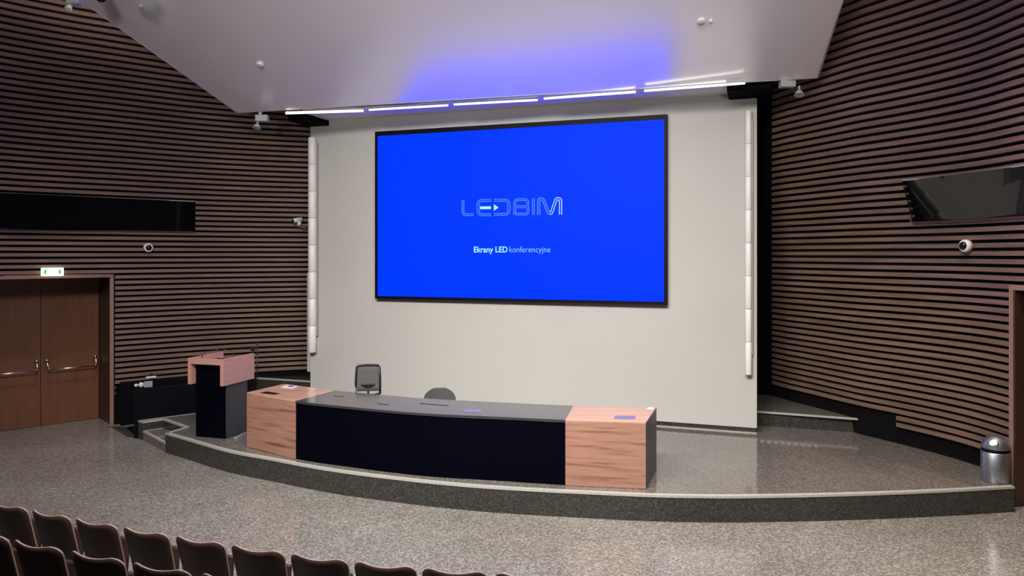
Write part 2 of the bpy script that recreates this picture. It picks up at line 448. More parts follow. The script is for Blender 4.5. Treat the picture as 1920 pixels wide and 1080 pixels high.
# fluorescent tubes along the canopy edge
tubes = [((536, 211), (681, 206.5)), ((692, 205), (840, 196.5)), ((851, 195), (1008, 186.5)), ((1020, 184), (1192, 171.5)), ((1208, 169.5), (1397, 155))]
tl = ['leftmost strip light under the white canopy edge', 'strip light above left part of blue screen', 'strip light above middle of blue screen', 'strip light above right part of blue screen', 'rightmost strip light under the white canopy edge']
for i, ((x0, y0), (x1, y1)) in enumerate(tubes):
    h = 2.355
    p = A(x0, F*h/(HZ-y0-1), CAM+h); q = A(x1, F*h/(HZ-y1-1), CAM+h); mid = (p+q)/2
    t = tag(empty('strip_light', mid), 'long thin white glowing ' + tl[i], 'light', 'strip lights along the canopy edge')
    d = (q-p).normalized()
    b = MB(); b.tube([p, q], .015 if i else .021, 10); b.build('lamp_tube', M_tube, t)
    b = MB()
    b.tube([p+Vector((0, .012, .022)), q+Vector((0, .012, .022))], .012, 8)
    b.box(tuple(p+d*.01+Vector((0,.006,.01))), (.02, .035, .045)); b.box(tuple(q-d*.01+Vector((0,.006,.01))), (.02, .035, .045)); b.build('lamp_holder', M_grey, t)

# ------------------------------------------------------------------ LED screen
v0 = .11
(x0, za), (x1, zb) = onW(703, 247, v0), onW(1251, 572, v0)
zt_r = onW(1251, 214, v0)[1]; zb_l = onW(703, 560, v0)[1]
zt = (za+zt_r)/2; zb = (zb+zb_l)/2
scr = tag(empty('led_screen', W((x0+x1)/2, 0, zb)), 'large blue LED screen with black frame mounted on the white wall', 'screen')
fw = .05
b = MB(); b.wbox(x0, x1, .002, v0-.02, zb, zt)
b.wbox(x0, x0+fw, v0-.02, v0, zb, zt); b.wbox(x1-fw, x1, v0-.02, v0, zb, zt)
b.wbox(x0+fw, x1-fw, v0-.02, v0, zb, zb+fw); b.wbox(x0+fw, x1-fw, v0-.02, v0, zt-fw*1.6, zt)
b.build('screen_frame', M_black, scr)
b = MB(); b.wbox(x0+fw, x1-fw, v0-.019, v0-.004, zb+fw, zt-fw*1.6)
disp = b.build('display_panel', M_screen, scr); disp['label'] = 'glowing blue display'
def em(name, c, s=1): return mat(name, (0, 0, 0), .5, spec=0, emit=c, es=s)
M_e1 = em('logo_edge', (.13, .33, 1.0)); M_e2 = em('logo_fill', (.028, .10, .92)); M_e3 = em('logo_bright', (.42, .95, 1.0))
M_e4 = em('logo_white', (.75, .92, 1.0)); M_e5 = em('text_blue', (.28, .62, 1.0))
def LZ(x, y, v): u, z = onW(840 + x/7.7125, 350 + y/7.7125, v); return W(u, v, z)
def rnd(pts, r):                          # round the inner corners of a polyline
    out = [Vector(pts[0])]
    for i in range(1, len(pts)-1):
        p, a, c = Vector(pts[i]), Vector(pts[i-1]), Vector(pts[i+1])
        rr = min(r, (a-p).length*.5, (c-p).length*.5)
        s_ = p + (a-p).normalized()*rr; e_ = p + (c-p).normalized()*rr
        for k in range(9):
            t = k/8; out.append(s_*(1-t)**2 + p*2*t*(1-t) + e_*t*t)
    out.append(Vector(pts[-1])); return out
def ribbon(b, pts, w, v, mis=None):
    L, R = [], []
    for i, p in enumerate(pts):
        d = (pts[min(i+1, len(pts)-1)] - pts[max(0, i-1)]).normalized(); n = Vector((-d.y, d.x)) * w/2
        L.append(p+n); R.append(p-n)
    for i in range(len(pts)-1):
        b.face([LZ(*L[i], v), LZ(*L[i+1], v), LZ(*R[i+1], v), LZ(*R[i], v)], (mis[i] if mis else 0))
strokes = [([(217, 195), (217, 405), (370, 405)], 30, 45), ([(625, 200), (437, 200), (437, 405), (625, 405)], 32, 60), ([(437, 250), (437, 355)], 48, 1),
           ([(663, 197), (880, 197), (880, 400), (663, 400)], 32, 60), ([(880, 250), (880, 350)], 48, 1),
           ([(965, 410), (965, 187), (1155, 187), (1155, 290), (990, 290)], 30, 50), ([(1100, 290), (1158, 290), (1158, 395), (980, 395)], 30, 45),
           ([(1235, 168), (1235, 408)], 30, 1), ([(1312, 408), (1312, 178), (1375, 178), (1455, 385), (1495, 385), (1565, 175), (1627, 175), (1627, 405)], 36, 42)]
vs1, vs2 = v0-.002, v0-.0005
for let, idx in (('L', [0]), ('E', [1, 2]), ('D', [3, 4]), ('B', [5, 6]), ('I', [7]), ('M', [8])):
    be, bf = MB(), MB()
    for k in idx:
        pts, w, r = strokes[k]
        pp = rnd([(p[0], p[1]) for p in pts], r) if len(pts) > 2 else [Vector(p) for p in pts]
        if k == 8:
            fin = []
            for a_, c_ in zip(pp, pp[1:]): fin += [a_ + (c_-a_)*j/3 for j in range(3)]
            fin.append(pp[-1]); pp = fin; n = len(pp)-1
            ribbon(be, pp, w+8, vs1, [2 if i > n*.72 else (1 if i > n*.5 else 0) for i in range(n)]); ribbon(bf, pp, w-10, vs2)
        elif w == 48:
            ribbon(be, pp, w+2, vs1); ribbon(bf, pp, w-8, vs2+.0002)
        else:
            ribbon(be, pp, w+6, vs1); ribbon(bf, pp, w-8, vs2)
    o = be.build('letter_outline', [M_e1, M_e3, M_e4], disp); o['label'] = 'light outline of logo letter ' + let
    o = bf.build('letter_fill', M_e2, disp); o['label'] = 'blue filling of logo letter ' + let
b = MB(); b.face([LZ(465, 286, vs2), LZ(620, 284, vs2), LZ(620, 324, vs2), LZ(465, 326, vs2)]); o = b.build('arrow_shaft', M_e3, disp); o['label'] = 'bright cyan bar inside the E'
b = MB(); b.face([LZ(663, 253, vs2), LZ(733, 302, vs2), LZ(663, 350, vs2)])
o = b.build('arrow_head', M_e3, disp); o['label'] = 'bright cyan arrow tip inside the D'
def text(name, body, px, py, wpx, hscale, m, bold=0, parent=None, v=v0-.001):
    cu = bpy.data.curves.new(name, 'FONT'); cu.body = body; cu.size = 1; cu.offset = bold; cu.resolution_u = 4
    t = bpy.data.objects.new(name, cu); COL.objects.link(t)
    dg = bpy.context.evaluated_depsgraph_get(); me = bpy.data.meshes.new_from_object(t.evaluated_get(dg))
    bpy.data.objects.remove(t); 
    xs = [q.co.x for q in me.vertices]; xa, xb = min(xs), max(xs)
    ua = onW(px, py, v); ub = onW(px+wpx, py, v); k = (ub[0]-ua[0])/(xb-xa)
    zb_ = onW(px+wpx/2, py, v)[1]
    hk = hscale
    for q in me.vertices:
        q.co = W(ua[0] + (q.co.x-xa)*k, v, zb_ + q.co.y*hk)
    me.transform(world(parent).inverted()); me.materials.append(m)
    o = bpy.data.objects.new(name, me); COL.objects.link(o); o.parent = parent; return o
o = text('caption_bold', 'Ekrany LED', 888.5, 473, 63, .135, M_e3, .018, disp); o['label'] = 'bold words Ekrany LED'
o = text('caption_light', 'konferencyjne', 955, 473, 77, .135, M_e5, -.004, disp); o['label'] = 'thin word konferencyjne'

# ------------------------------------------------------------------ segmented white columns on both wall edges
def column(px0, px1, y0, y1, lab):
    v = .07
    u0, zt_ = onW(px0, y0, v); u1, zb_ = onW(px1, y1, v); uc = (u0+u1)/2; r = (u1-u0)/2
    t = tag(empty('wall_column', W(uc, 0, zb_)), lab, 'column', 'segmented white columns on the white wall')
    n = 8; H = (zt_-zb_)/n
    for i in range(n):
        b = MB()
        M = Matrix.Translation(W(uc, v, zb_ + i*H))
        b.lathe([(0, .0), (r*.92, .0), (r, .008), (r, H-.012), (r*.92, H-.004), (0, H-.004)], 20, M)
        b.build('column_segment', M_white, t)
    b = MB(); b.wbox(uc+r*.2, uc+r*1.25, .001, v*.9, zb_+.3, zt_-.1)
    b.build('mounting_rail', M_grey, t)
column(579, 592, 258, 661, 'tall segmented white round column fixed at the left edge of white wall')
column(1397, 1410, 208, 703, 'tall segmented white round column fixed near the right edge of white wall')
b = MB()
p0 = A(576, 13.95); p1 = A(584, 13.85)
zt_ = CAM - (512-HZ)*13.9/F; z_b = CAM - (697-HZ)*13.9/F
b.hexa([(p0.x, p0.y, z_b), (p1.x, p1.y, z_b), (p1.x, p1.y+.08, z_b), (p0.x, p0.y+.08, z_b)], [(p0.x, p0.y, zt_), (p1.x, p1.y, zt_), (p1.x, p1.y+.08, zt_), (p0.x, p0.y+.08, zt_)])
tag(b.build('cable_trunking', M_white), 'narrow white upright trunking behind left edge of white wall', 'trunking')

# ------------------------------------------------------------------ stage
edge_px = [(310, 812), (400, 838), (440, 848), (515, 861.5), (575, 873), (655, 885.5), (790, 901.5), (880, 910), (960, 915.5), (1060, 921), (1230, 928.5), (1360, 930.5), (1418, 930), (1530, 928), (1651, 924.5), (1783, 919), (1901, 912.5)]
tabz = [(x, G(x, y, STG).y) for x, y in edge_px]
NE = 70
arc = [A(310 + (1902-310)*i/NE, interp(tabz, 310 + (1902-310)*i/NE)) for i in range(NE+1)]
pD = arc[0].copy()
pA = G(267.7, 791, STG); pB = G(305.5, 785.5, STG); pC = G(349.6, 801, STG); pA2 = G(259, 788.7, STG)
pE = Vector((-4.95, 12.72, 0))
back = [Vector((5.86, 9.3, 0)), Vector((5.95, 10.2, 0)), Vector((5.6, 11.6, 0)), Vector((4.9, 13.0, 0)), Vector((-3.6, 15.2, 0)), Vector((-4.6, 14.6, 0)), Vector((-5.75, 13.75, 0))]
poly = [p for p in arc] + back + [pE, pA2, pA, pB, pC]
b = MB()
top = [b.bm.verts.new((p.x, p.y, STG)) for p in poly]; bot = [b.bm.verts.new((p.x, p.y, 0)) for p in poly]
from mathutils.geometry import tessellate_polygon
for tri in tessellate_polygon([[Vector((p.x, p.y, 0)) for p in poly]]):
    if len(set(tri)) == 3:
        a_, c_, e_ = (poly[i] for i in tri)
        cr = (c_.x-a_.x)*(e_.y-a_.y) - (c_.y-a_.y)*(e_.x-a_.x)
        if abs(cr) > 1e-7: b.bm.faces.new([top[i] for i in (tri if cr > 0 else tri[::-1])]).material_index = 0
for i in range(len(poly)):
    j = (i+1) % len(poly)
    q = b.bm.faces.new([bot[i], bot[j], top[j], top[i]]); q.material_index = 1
# step tread in the notch
cc_ = (pA+pB+pC+pD)/4
b.prism([p + (cc_-p)*.012 for p in (pA, pD, pC, pB)], .001, STG*.5, 0)
st = b.build('stage_platform', [M_stage, M_riser]); struct(st)
st.name = 'floor_stage'
# riser of the step in dark stone
b = MB()
def lip(b, pts, z, w=.055, t=.012, inward=None):
    pts = [Vector((p.x, p.y)) for p in pts]
    for p, q in zip(pts, pts[1:]):
        d = (q-p).normalized(); n = Vector((-d.y, d.x))
        if inward is not None and n.dot(inward - p) < 0: n = -n
        a = [p - n*.006, q - n*.006, q + n*w, p + n*w]
        b.prism(a, z-.022, z+t*.35)
lip(b, arc, STG, inward=Vector((0, 12)))
lip(b, [pD, pC, pB], STG, .045, inward=Vector((-4.2, 13)))
lip(b, [pB, pA, pA2], STG, .03, inward=Vector((-6, 12.3)))
lip(b, [pA2, pE], STG, .02, inward=Vector((-4, 11)))
lip(b, [pA, pD], STG*.5, .035, inward=Vector((-5, 11.8)))
lip(b, [pA, pB], STG*.5, .02, inward=Vector((-5, 11.5)))
struct(b.build('trim_5', M_nose))
# raised side platforms behind the white wall's ends
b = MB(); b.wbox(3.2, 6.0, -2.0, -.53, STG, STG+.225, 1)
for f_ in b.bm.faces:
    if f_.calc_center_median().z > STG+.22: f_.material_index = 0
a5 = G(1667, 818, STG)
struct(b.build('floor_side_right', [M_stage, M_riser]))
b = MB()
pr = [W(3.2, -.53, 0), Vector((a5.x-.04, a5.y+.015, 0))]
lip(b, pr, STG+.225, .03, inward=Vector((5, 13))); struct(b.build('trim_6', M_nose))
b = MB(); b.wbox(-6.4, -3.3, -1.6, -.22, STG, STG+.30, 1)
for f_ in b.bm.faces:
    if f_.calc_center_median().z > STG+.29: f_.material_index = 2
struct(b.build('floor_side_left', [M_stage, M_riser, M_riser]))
b = MB(); lip(b, [W(-6.3, -.22, 0), W(-3.9, -.22, 0)], STG+.30, .03, inward=Vector((-4, 15)))
struct(b.build('trim_7', M_nose))
# pale slots in the stage floor before the wall
sv = tag(empty('floor_vent', W(2.6, .35, STG)), 'row of small pale slots set in stage floor beside the desk', 'floor vent')
n = 24
for i in range(n):
    t = i/(n-1); px = 1240 + (1530-1240)*t; py = 811 + (836-811)*t
    p = G(px, py, STG+.002)
    uu = (Vector((p.x, p.y))-WC).dot(WU); vv = (Vector((p.x, p.y))-WC).dot(WN)
    b = MB(); b.wbox(uu-.022, uu+.022, vv-.06, vv-.015, STG, STG+.004); b.wbox(uu-.022, uu+.022, vv+.015, vv+.06, STG, STG+.004)
    b.build('slot', M_slot, sv)

# ------------------------------------------------------------------ desk
DTOP = STG + .755
fb = [(462.5, 838.7), (553.7, 861), (655, 876.5), (790, 893), (920, 901.5), (1060, 910.5), (1211, 917.5)]
ft = [(x, G(x, y, STG).y) for x, y in fb]
bk = [(532.5, 719.5), (627.5, 732), (710, 739.5), (797, 747), (920, 753.5), (1075, 760.5), (1230, 764.5)]
bt = [(x, G(x, y, DTOP).y) for x, y in bk]
def fpt(x): return A(x, interp(ft, x))
def bpt(x): return A(x, interp(bt, x))
def span(x0, x1, y0, y1, n):
    fr_ = [fpt(x0+(x1-x0)*i/n) for i in range(n+1)]; bk_ = [bpt(y0+(y1-y0)*i/n) for i in range(n+1)]
    return fr_, bk_
desk = tag(empty('conference_desk', fpt(790) + Vector((0, .4, STG))), 'long curved desk on stage with black front and walnut end blocks', 'desk')
for (x0, x1, y0, y1, lab) in ((462.5, 553.7, 532.5, 627.5, 'left walnut end block'), (1060, 1211, 1075, 1230, 'right walnut end block')):
    fr_, bk_ = span(x0, x1, y0, y1, 6)
    b = MB(); b.prism(fr_ + bk_[::-1], STG+.003, DTOP-.018, 0)
    o = b.build('end_block', M_wood, desk, bevel=.003); o['label'] = lab
    b = MB(); b.prism(fr_ + bk_[::-1], DTOP-.017, DTOP, 0)
    ob = b.build('block_top', M_woodtop, o, bevel=.003)
fr_, bk_ = span(553.9, 1059.8, 627.7, 1074.8, 26)
ins = [p + (q-p).normalized()*.012 for p, q in zip(fr_, bk_)]
b = MB(); th = [p + (q-p).normalized()*.05 for p, q in zip(fr_, bk_)]
b.prism(ins + th[::-1], STG+.003, DTOP-.03)
o = b.build('front_panel', M_blackfront, desk); o['label'] = 'curved black front panel'
b = MB(); b.prism(fr_ + bk_[::-1], DTOP-.03, DTOP)
o = b.build('desktop', M_top, desk, bevel=.003); o['label'] = 'dark satin desktop'
# dark end cheek on the right
p, q = fpt(1211), bpt(1230); d = (q-p).normalized(); nn = Vector((d.y, -d.x, 0))
b = MB(); b.prism([p+nn*.001, p+nn*.006+d*0, q+nn*.006, q+nn*.001], STG+.003, DTOP-.003)
o = b.build('end_panel', M_dkgrey, desk); o['label'] = 'dark grey end cheek'
def ontop(pts, z0, z1, name, m, parent=desk, lab=None):
    b = MB(); P = [G(x, y, DTOP) for x, y in pts]
    b.prism(P, z0, z1); o = b.build(name, m, parent)
    if lab: o['label'] = lab
    return o
ontop([(487, 737), (514, 740), (525.5, 738), (500, 734.3)], DTOP+.0005, DTOP+.003, 'cable_hatch', M_black, lab='black hatch in left walnut top')
hf = ontop([(526, 726.5), (549, 729), (559, 724.5), (538, 722)], DTOP+.0005, DTOP+.004, 'socket_frame', M_rim, lab='pale socket frame in left walnut top')
ontop([(538, 725.3), (548, 726.4), (552, 724.6), (543, 723.8)], DTOP+.0045, DTOP+.006, 'socket', M_dkgrey, hf)
for pts in ([(787, 757.2), (841, 761), (841.5, 760.3), (788, 756.4)], [(708, 757.3), (728, 759.5), (729, 758.8), (709, 756.6)], [(625, 742.5), (645, 744.3), (645.5, 743.8), (626, 742)]):
    ontop(pts, DTOP+.0003, DTOP+.002, 'hatch_slot', M_black)
M_plate = mat('plate_blue_reflection', (.10, .09, .30), .05, spec=1.0)  # the screen's blue reflection is put into the panel colour
ontop([(868, 772.5), (902, 773.5), (905, 768.5), (872, 767.5)], DTOP+.0005, DTOP+.003, 'touch_panel', M_plate, lab='small glossy panel in dark desktop')
ontop([(1151, 785.5), (1190, 786), (1192, 780), (1153, 779.5)], DTOP+.0005, DTOP+.003, 'touch_panel', M_plate, lab='small glossy panel in right walnut top')
b = MB(); P = [G(x, y, DTOP) for x, y in ((1213, 766.5), (1225, 767), (1226.5, 765), (1215, 764.6))]; b.prism(P, DTOP+.0005, DTOP+.006)
tag(b.build('paper_card', M_paper), 'small white card lying on far right corner of the desk', 'card')

# ------------------------------------------------------------------ lectern
l0 = G(367, 818.4, STG); l1 = G(423.4, 823.3, STG)
ex = (l1-l0).normalized(); ey = Vector((-ex.y, ex.x, 0)); wd = (l1-l0).length; dp = .49
def Lc(x, y, z): p = l0 + ex*x + ey*y; return Vector((p.x, p.y, STG+z))
def lbox(b, x0, x1, y0, y1, z0, z1, mi=None):
    b.hexa([Lc(x0, y0, z0), Lc(x1, y0, z0), Lc(x1, y1, z0), Lc(x0, y1, z0)], [Lc(x0, y0, z1), Lc(x1, y0, z1), Lc(x1, y1, z1), Lc(x0, y1, z1)], mi)
lec = tag(empty('lectern', Lc(wd/2, .25, 0)), 'black lectern with pinkish wooden hood standing left of the desk', 'lectern')
b = MB(); lbox(b, 0, wd, 0, dp, .002, 1.08, 0)
for f_ in b.bm.faces:
    if f_.calc_center_median().dot(ex) > Lc(wd*.95, .2, .5).dot(ex) : f_.material_index = 1
o = b.build('pedestal', [M_blackfront, M_dkgrey], lec, bevel=.004); o['label'] = 'black pedestal'
hx0, hx1, hy0, hy1, hz0, hz1 = -.055, wd+.035, -.10, .61, .775, 1.155
tk = .055
hood = MB(); lbox(hood, hx0, hx0+tk, hy0, hy1, hz0, hz1); o = hood.build('hood_side', M_woodp, lec, bevel=.003)
hood = MB(); lbox(hood, hx1-tk, hx1, hy0, hy1, hz0, hz1); hood.build('hood_side', M_woodp, lec, bevel=.003)
hood = MB(); lbox(hood, hx0+tk, hx1-tk, hy0, hy0+.05, hz1-.085, hz1); o = hood.build('hood_front', M_woodp, lec, bevel=.003); o['label'] = 'wooden front rail'
b = MB(); b.hexa([Lc(hx0+tk, hy0+.05, 1.09), Lc(hx1-tk, hy0+.05, 1.09), Lc(hx1-tk, hy1-.03, 1.03), Lc(hx0+tk, hy1-.03, 1.03)],
                 [Lc(hx0+tk, hy0+.05, 1.115), Lc(hx1-tk, hy0+.05, 1.115), Lc(hx1-tk, hy1-.03, 1.055), Lc(hx0+tk, hy1-.03, 1.055)])
b.build('reading_surface', M_woodtop, lec)
def goose(x, y, lab, bend):
    base = Lc(x, y, 1.1165 - (y+.05)*.0953); t = tag(empty('gooseneck_microphone', base), lab, 'microphone', 'gooseneck microphones on the lectern')
    b = MB(); b.lathe([(0, .004), (.022, .004), (.022, .02), (.008, .03), (.008, .07), (0, .07)], 14, Matrix.Translation(base)); b.build('microphone_base', M_plastic, t)
    pts = []
    for i in range(11):
        a = i/10; pts.append(base + Vector((bend*(a**1.6)*1.0, .03*a, .06 + .10*math.sin(a*PI*.55))))
    b = MB(); b.tube(pts, .003, 6); b.build('gooseneck', M_plastic, t)
    b = MB(); b.tube([pts[-1], pts[-1] + (pts[-1]-pts[-2]).normalized()*.05], .009, 8, r1=.011); b.build('microphone_head', M_plastic, t)
goose(.13, -.02, 'thin black gooseneck microphone at left side of the lectern top', .17)
goose(wd-.065, .25, 'thin black gooseneck microphone at right side of the lectern top', -.12)
# cable on the floor right of the lectern
b = MB(); b.tube([G(440, 822, STG+.012), G(447, 819.5, STG+.012), G(454, 814, STG+.012), G(462, 811, STG+.012)], .010, 8)
tag(b.build('floor_cable', M_grey), 'short grey cable on stage floor between lectern and desk', 'cable')
# microphone stands behind the lectern
def mic_stand(px, Y, z0, ytop, lab, arms):
    base = A(px, Y, z0); zt_ = CAM - (ytop-HZ)*Y/F
    t = tag(empty('microphone_stand', base), lab, 'stand', 'thin black stands behind the lectern')
    b = MB(); b.tube([base + Vector((0, 0, .03)), Vector((base.x, base.y, zt_))], .010, 8); b.build('pole', M_plastic, t)
    for k in range(3):
        a = k*2*PI/3 + .4; b = MB(); b.tube([base + Vector((0, 0, .10)), base + Vector((math.cos(a)*.2, math.sin(a)*.2, .012))], .009, 6); b.build('leg', M_plastic, t)
    for y, w_, h_ in arms:
        z = CAM - (y-HZ)*Y/F; b = MB(); b.box((base.x+.01, base.y-.02, z), (w_, .05, h_)); b.build('clamp', M_plastic, t, bevel=.004)
mic_stand(474.5, 11.75, STG, 652, 'black stand with clamped boxes directly behind lectern right side', [(655, .07, .05), (669, .03, .06), (690, .03, .05)])
mic_stand(482.5, 12.6, STG, 640, 'taller thinner black stand just right of the one with boxes', [(661, .02, .04), (687, .02, .03)])

# ------------------------------------------------------------------ chairs behind the desk
def Mz(loc, rz): return Matrix.Translation(loc) @ Matrix.Rotation(rz, 4, 'Z')
cl = A(689, 11.0, STG)
t = tag(empty('mesh_chair', cl, PI+.15, True), 'black office chair with grey mesh back behind the desk', 'chair')
def bar(b, p, q, r=.012, n=8): b.tube([p, q], r, n)
# local: sitter faces +Y; backrest at -Y ... rotated so the sitter faces the hall
pts = [(-.178, -.20, .56), (-.180, -.21, .70), (-.178, -.225, .82), (-.168, -.25, .955), (-.158, -.254, .972), (-.08, -.262, .984), (0, -.265, .987), (.08, -.262, .984), (.158, -.254, .972), (.168, -.25, .955), (.178, -.225, .82), (.180, -.21, .70), (.178, -.20, .56), (.08, -.19, .545), (-.08, -.19, .545), (-.178, -.20, .56)]
b = MB(); b.tube([Vector(p) for p in pts], .017, 8); b.build('back_frame', M_plastic, t)
b = MB(); rows = []
for i in range(7):
    a = i/6; z = .60 + .37*a; y = -.20 - .055*a; w_ = .165 + .012*math.sin(a*PI)
    rows.append([b.bm.verts.new((w_*(j/4-1), y + .018*(1-((j-4)/4)**2)*-1, z)) for j in range(9)])
for i in range(6):
    for j in range(8): b.bm.faces.new([rows[i][j], rows[i][j+1], rows[i+1][j+1], rows[i+1][j]]).smooth = True
o = b.build('mesh_back', M_mesh, t); sm = o.modifiers.new('s', 'SOLIDIFY'); sm.thickness = .006; o['label'] = 'grey mesh panel'
b = MB(); b.box((0, -.235, .655), (.27, .035, .11)); b.build('lumbar_pad', M_plastic, t, bevel=.013, segs=3)
b = MB(); b.box((0, .03, .47), (.46, .46, .07)); b.build('seat', M_plastic, t, bevel=.03, segs=3)
b = MB(); b.tube([(0, -.16, .44), (0, -.24, .47), (0, -.235, .62)], .018, 8); b.build('back_bracket', M_plastic, t)
b = MB(); b.tube([(0, 0, .09), (0, 0, .44)], .026, 12); b.build('gas_column', M_plastic, t)
for k in range(5):
    a = k*2*PI/5; e = Vector((math.cos(a)*.27, math.sin(a)*.27, .06))
    b = MB(); b.tube([(0, 0, .10), e], .02, 8, r1=.014); lg = b.build('leg', M_plastic, t)
    b = MB(); b.lathe([(0, -.012), (.024, -.012), (.028, 0), (.024, .012), (0, .012)], 12, Matrix.Translation(e + Vector((0, 0, -.030))) @ Matrix.Rotation(PI/2, 4, 'X')); b.build('caster', M_plastic, t)
cl = A(826, 10.15, STG)
t = tag(empty('upholstered_chair', cl, PI+.15, True), 'low grey upholstered chair with rounded back behind the desk', 'chair')
b = MB(); N = 14; rows = []
for i in range(9):
    a = i/8; z = .50 + .29*a; w_ = .222 * max(.3, 1 - (max(0, a-.35)/.65)**3.6 * .62) ; rows.append([(x_, z) for x_ in [w_*(2*j/N-1) for j in range(N+1)]])
for side in (0, 1):
    g = [[b.bm.verts.new((x, -.24 - .03*(z-.5)/.3 + .05*(x/.2)**2 - (.02 if side else -.02), z)) for x, z in r] for r in rows]
    for i in range(8):
        for j in range(N): b.bm.faces.new([g[i][j], g[i][j+1], g[i+1][j+1], g[i+1][j]]).smooth = True
    if side == 0: g0 = g
for i in range(8):
    for j in (0, N): b.bm.faces.new([g0[i][j], g0[i+1][j], g[i+1][j], g[i][j]])
for j in range(N):
    for i in (0, 8): b.bm.faces.new([g0[i][j], g0[i][j+1], g[i][j+1], g[i][j]])
b.build('backrest', M_seatgrey, t, bevel=.012, segs=3)
b = MB(); b.box((0, .02, .455), (.46, .45, .07)); b.build('seat', M_seatgrey, t, bevel=.03, segs=3)
for sx in (-1, 1):
    b = MB(); b.tube([(sx*.19, -.17, .43), (sx*.19, -.235, .56)], .012, 8); b.build('back_post', M_plastic, t)
    for sy in (-1, 1):
        b = MB(); b.tube([(sx*.19, sy*.17, .43), (sx*.23, sy*.21, .005)], .012, 8); b.build('leg', M_plastic, t)

# ------------------------------------------------------------------ wheelchair lift beside the stage
lift = tag(empty('wheelchair_lift', G(236, 800)), 'black wheelchair platform lift with low side panels beside the left door', 'lift')
q0 = Vector((-6.0, 11.92)); qd = Vector((.79, .613)).normalized(); qn = Vector((-qd.y, qd.x))
def Q(s, o, z): p = q0 + qd*s + qn*o; return Vector((p.x, p.y, z))
def qbox(b, s0, s1, o0, o1, z0, z1):
    b.hexa([Q(s0, o0, z0), Q(s1, o0, z0), Q(s1, o1, z0), Q(s0, o1, z0)], [Q(s0, o0, z1), Q(s1, o0, z1), Q(s1, o1, z1), Q(s0, o1, z1)])
b = MB(); qbox(b, -.02, 1.32, .0, .06, .004, .78); o = b.build('side_panel', M_black, lift, bevel=.006); 
r0 = Vector((-6.75, 12.85)); r1 = Vector((-5.88, 13.54)); rd = (r1-r0).normalized(); rr = Vector((-rd.y, rd.x))*-.07
b = MB(); b.prism([r0, r1, r1+rr, r0+rr], .004, .745); sp = b.build('side_panel', M_black, lift, bevel=.006)
b = MB(); qbox(b, .02, 1.25, .08, .85, .004, .03); b.build('lift_deck', M_black, lift)
b = MB(); b.hexa([G(205.5, 799.7)+Vector((0,0,.002)), G(238, 819)+Vector((0,0,.002)), Q(-.0, .06, .002), Q(-.0, .85, .002)], [G(205.5, 799.7)+Vector((0,0,.005)), G(238, 819)+Vector((0,0,.005)), Q(-.0, .06, .035), Q(-.0, .85, .035)])
o = b.build('entry_ramp', M_dkgrey, lift); o['label'] = 'dark grey entry ramp plate'
def rp(px, py, off=.012):                 # point on the room face of the rear panel
    a = (px-960)/F; n_ = Vector((rd.y, -rd.x)); o_ = r0 + rr + n_*off
    t = o_.dot(n_) / (a*n_.x + n_.y); return Vector((a*t, t, CAM + (HZ-py)*t/F))
def rquad(pts, name, m, lab, off=.012, par=None):
    P = [rp(x, y, off) for x, y in pts]; n_ = Vector((rd.y, -rd.x, 0))*-.01
    b = MB(); b.hexa(P, [p + n_ for p in P]); o = b.build(name, m, par or sp); o['label'] = lab; return o
rquad([(270, 726.5), (286, 725.5), (286, 714), (270, 715.5)], 'control_plate', M_grey, 'grey control plate')
n_ = Vector((rd.y, -rd.x, 0))
for (x, y, r, nm, m, lab) in ((255, 722.5, .030, 'button', M_white, 'small white button'), (264.5, 721.5, .045, 'button', mat('mint', (.55, .75, .62), .4), 'larger mint green button')):
    M = Matrix.Translation(rp(x, y, .012)) @ n_.to_track_quat('Z', 'Y').to_matrix().to_4x4()
    b = MB(); b.lathe([(0, 0), (r, 0), (r, .01), (r*.7, .02), (0, .022)], 18, M); o = b.build(nm, m, sp); o['label'] = lab
cz = rp(283.5, 707.5, .02)
hd = tag(empty('control_handset', cz), 'small handset with white base clipped on top of the lift panel', 'handset')
b = MB()
P = [rp(274, 709.8, .03), rp(293, 708, .03), rp(293, 704.6, .03), rp(274, 706.4, .03)]; b.hexa(P, [p - n_*.02 for p in P]); b.build('handset_base', M_white, hd, bevel=.003)
b = MB(); P = [rp(279, 705.5, .02), rp(289, 704.5, .02), rp(286, 700.5, .02), rp(281.5, 701, .02)]; b.hexa(P, [p - n_*.02 for p in P]); b.build('handset_clip', M_plastic, hd)

# ------------------------------------------------------------------ litter bin
bc = A(1866, 8.745, STG); br = .147
t = tag(empty('litter_bin', bc), 'brushed steel litter bin with domed lid on stage beside right wall', 'bin')
M = Matrix.Translation(bc)
b = MB(); b.lathe([(0, .002), (br*.97, .002), (br, .012), (br, .345), (br*.96, .352), (0, .352)], 40, M); o = b.build('bin_body', M_steel, t)
b = MB(); b.lathe([(0, .352), (br*.97, .352), (br*.97, .388), (0, .388)], 40, M); o = b.build('bin_collar', M_black, t); o['label'] = 'black band under the lid'
b = MB(); b.lathe([(0, .388)] + [(br*math.cos(a*PI/2/12), .388 + .155*math.sin(a*PI/2/12)) for a in range(12)] + [(0, .543)], 40, M); lid = b.build('bin_lid', M_steel, t)
dd = Vector((-.62, -.70, .42)).normalized()
Mf = Matrix.Translation(bc + Vector((0, 0, .395)) + Vector((dd.x*br*.93, dd.y*br*.93, dd.z*.16))) @ dd.to_track_quat('Z', 'Y').to_matrix().to_4x4()
b = MB(); b.lathe([(0, -.012), (.052, -.012), (.054, .004), (.045, .008), (0, .009)], 24, Mf); o = b.build('bin_flap', M_chrome, lid); o['label'] = 'round polished flap'

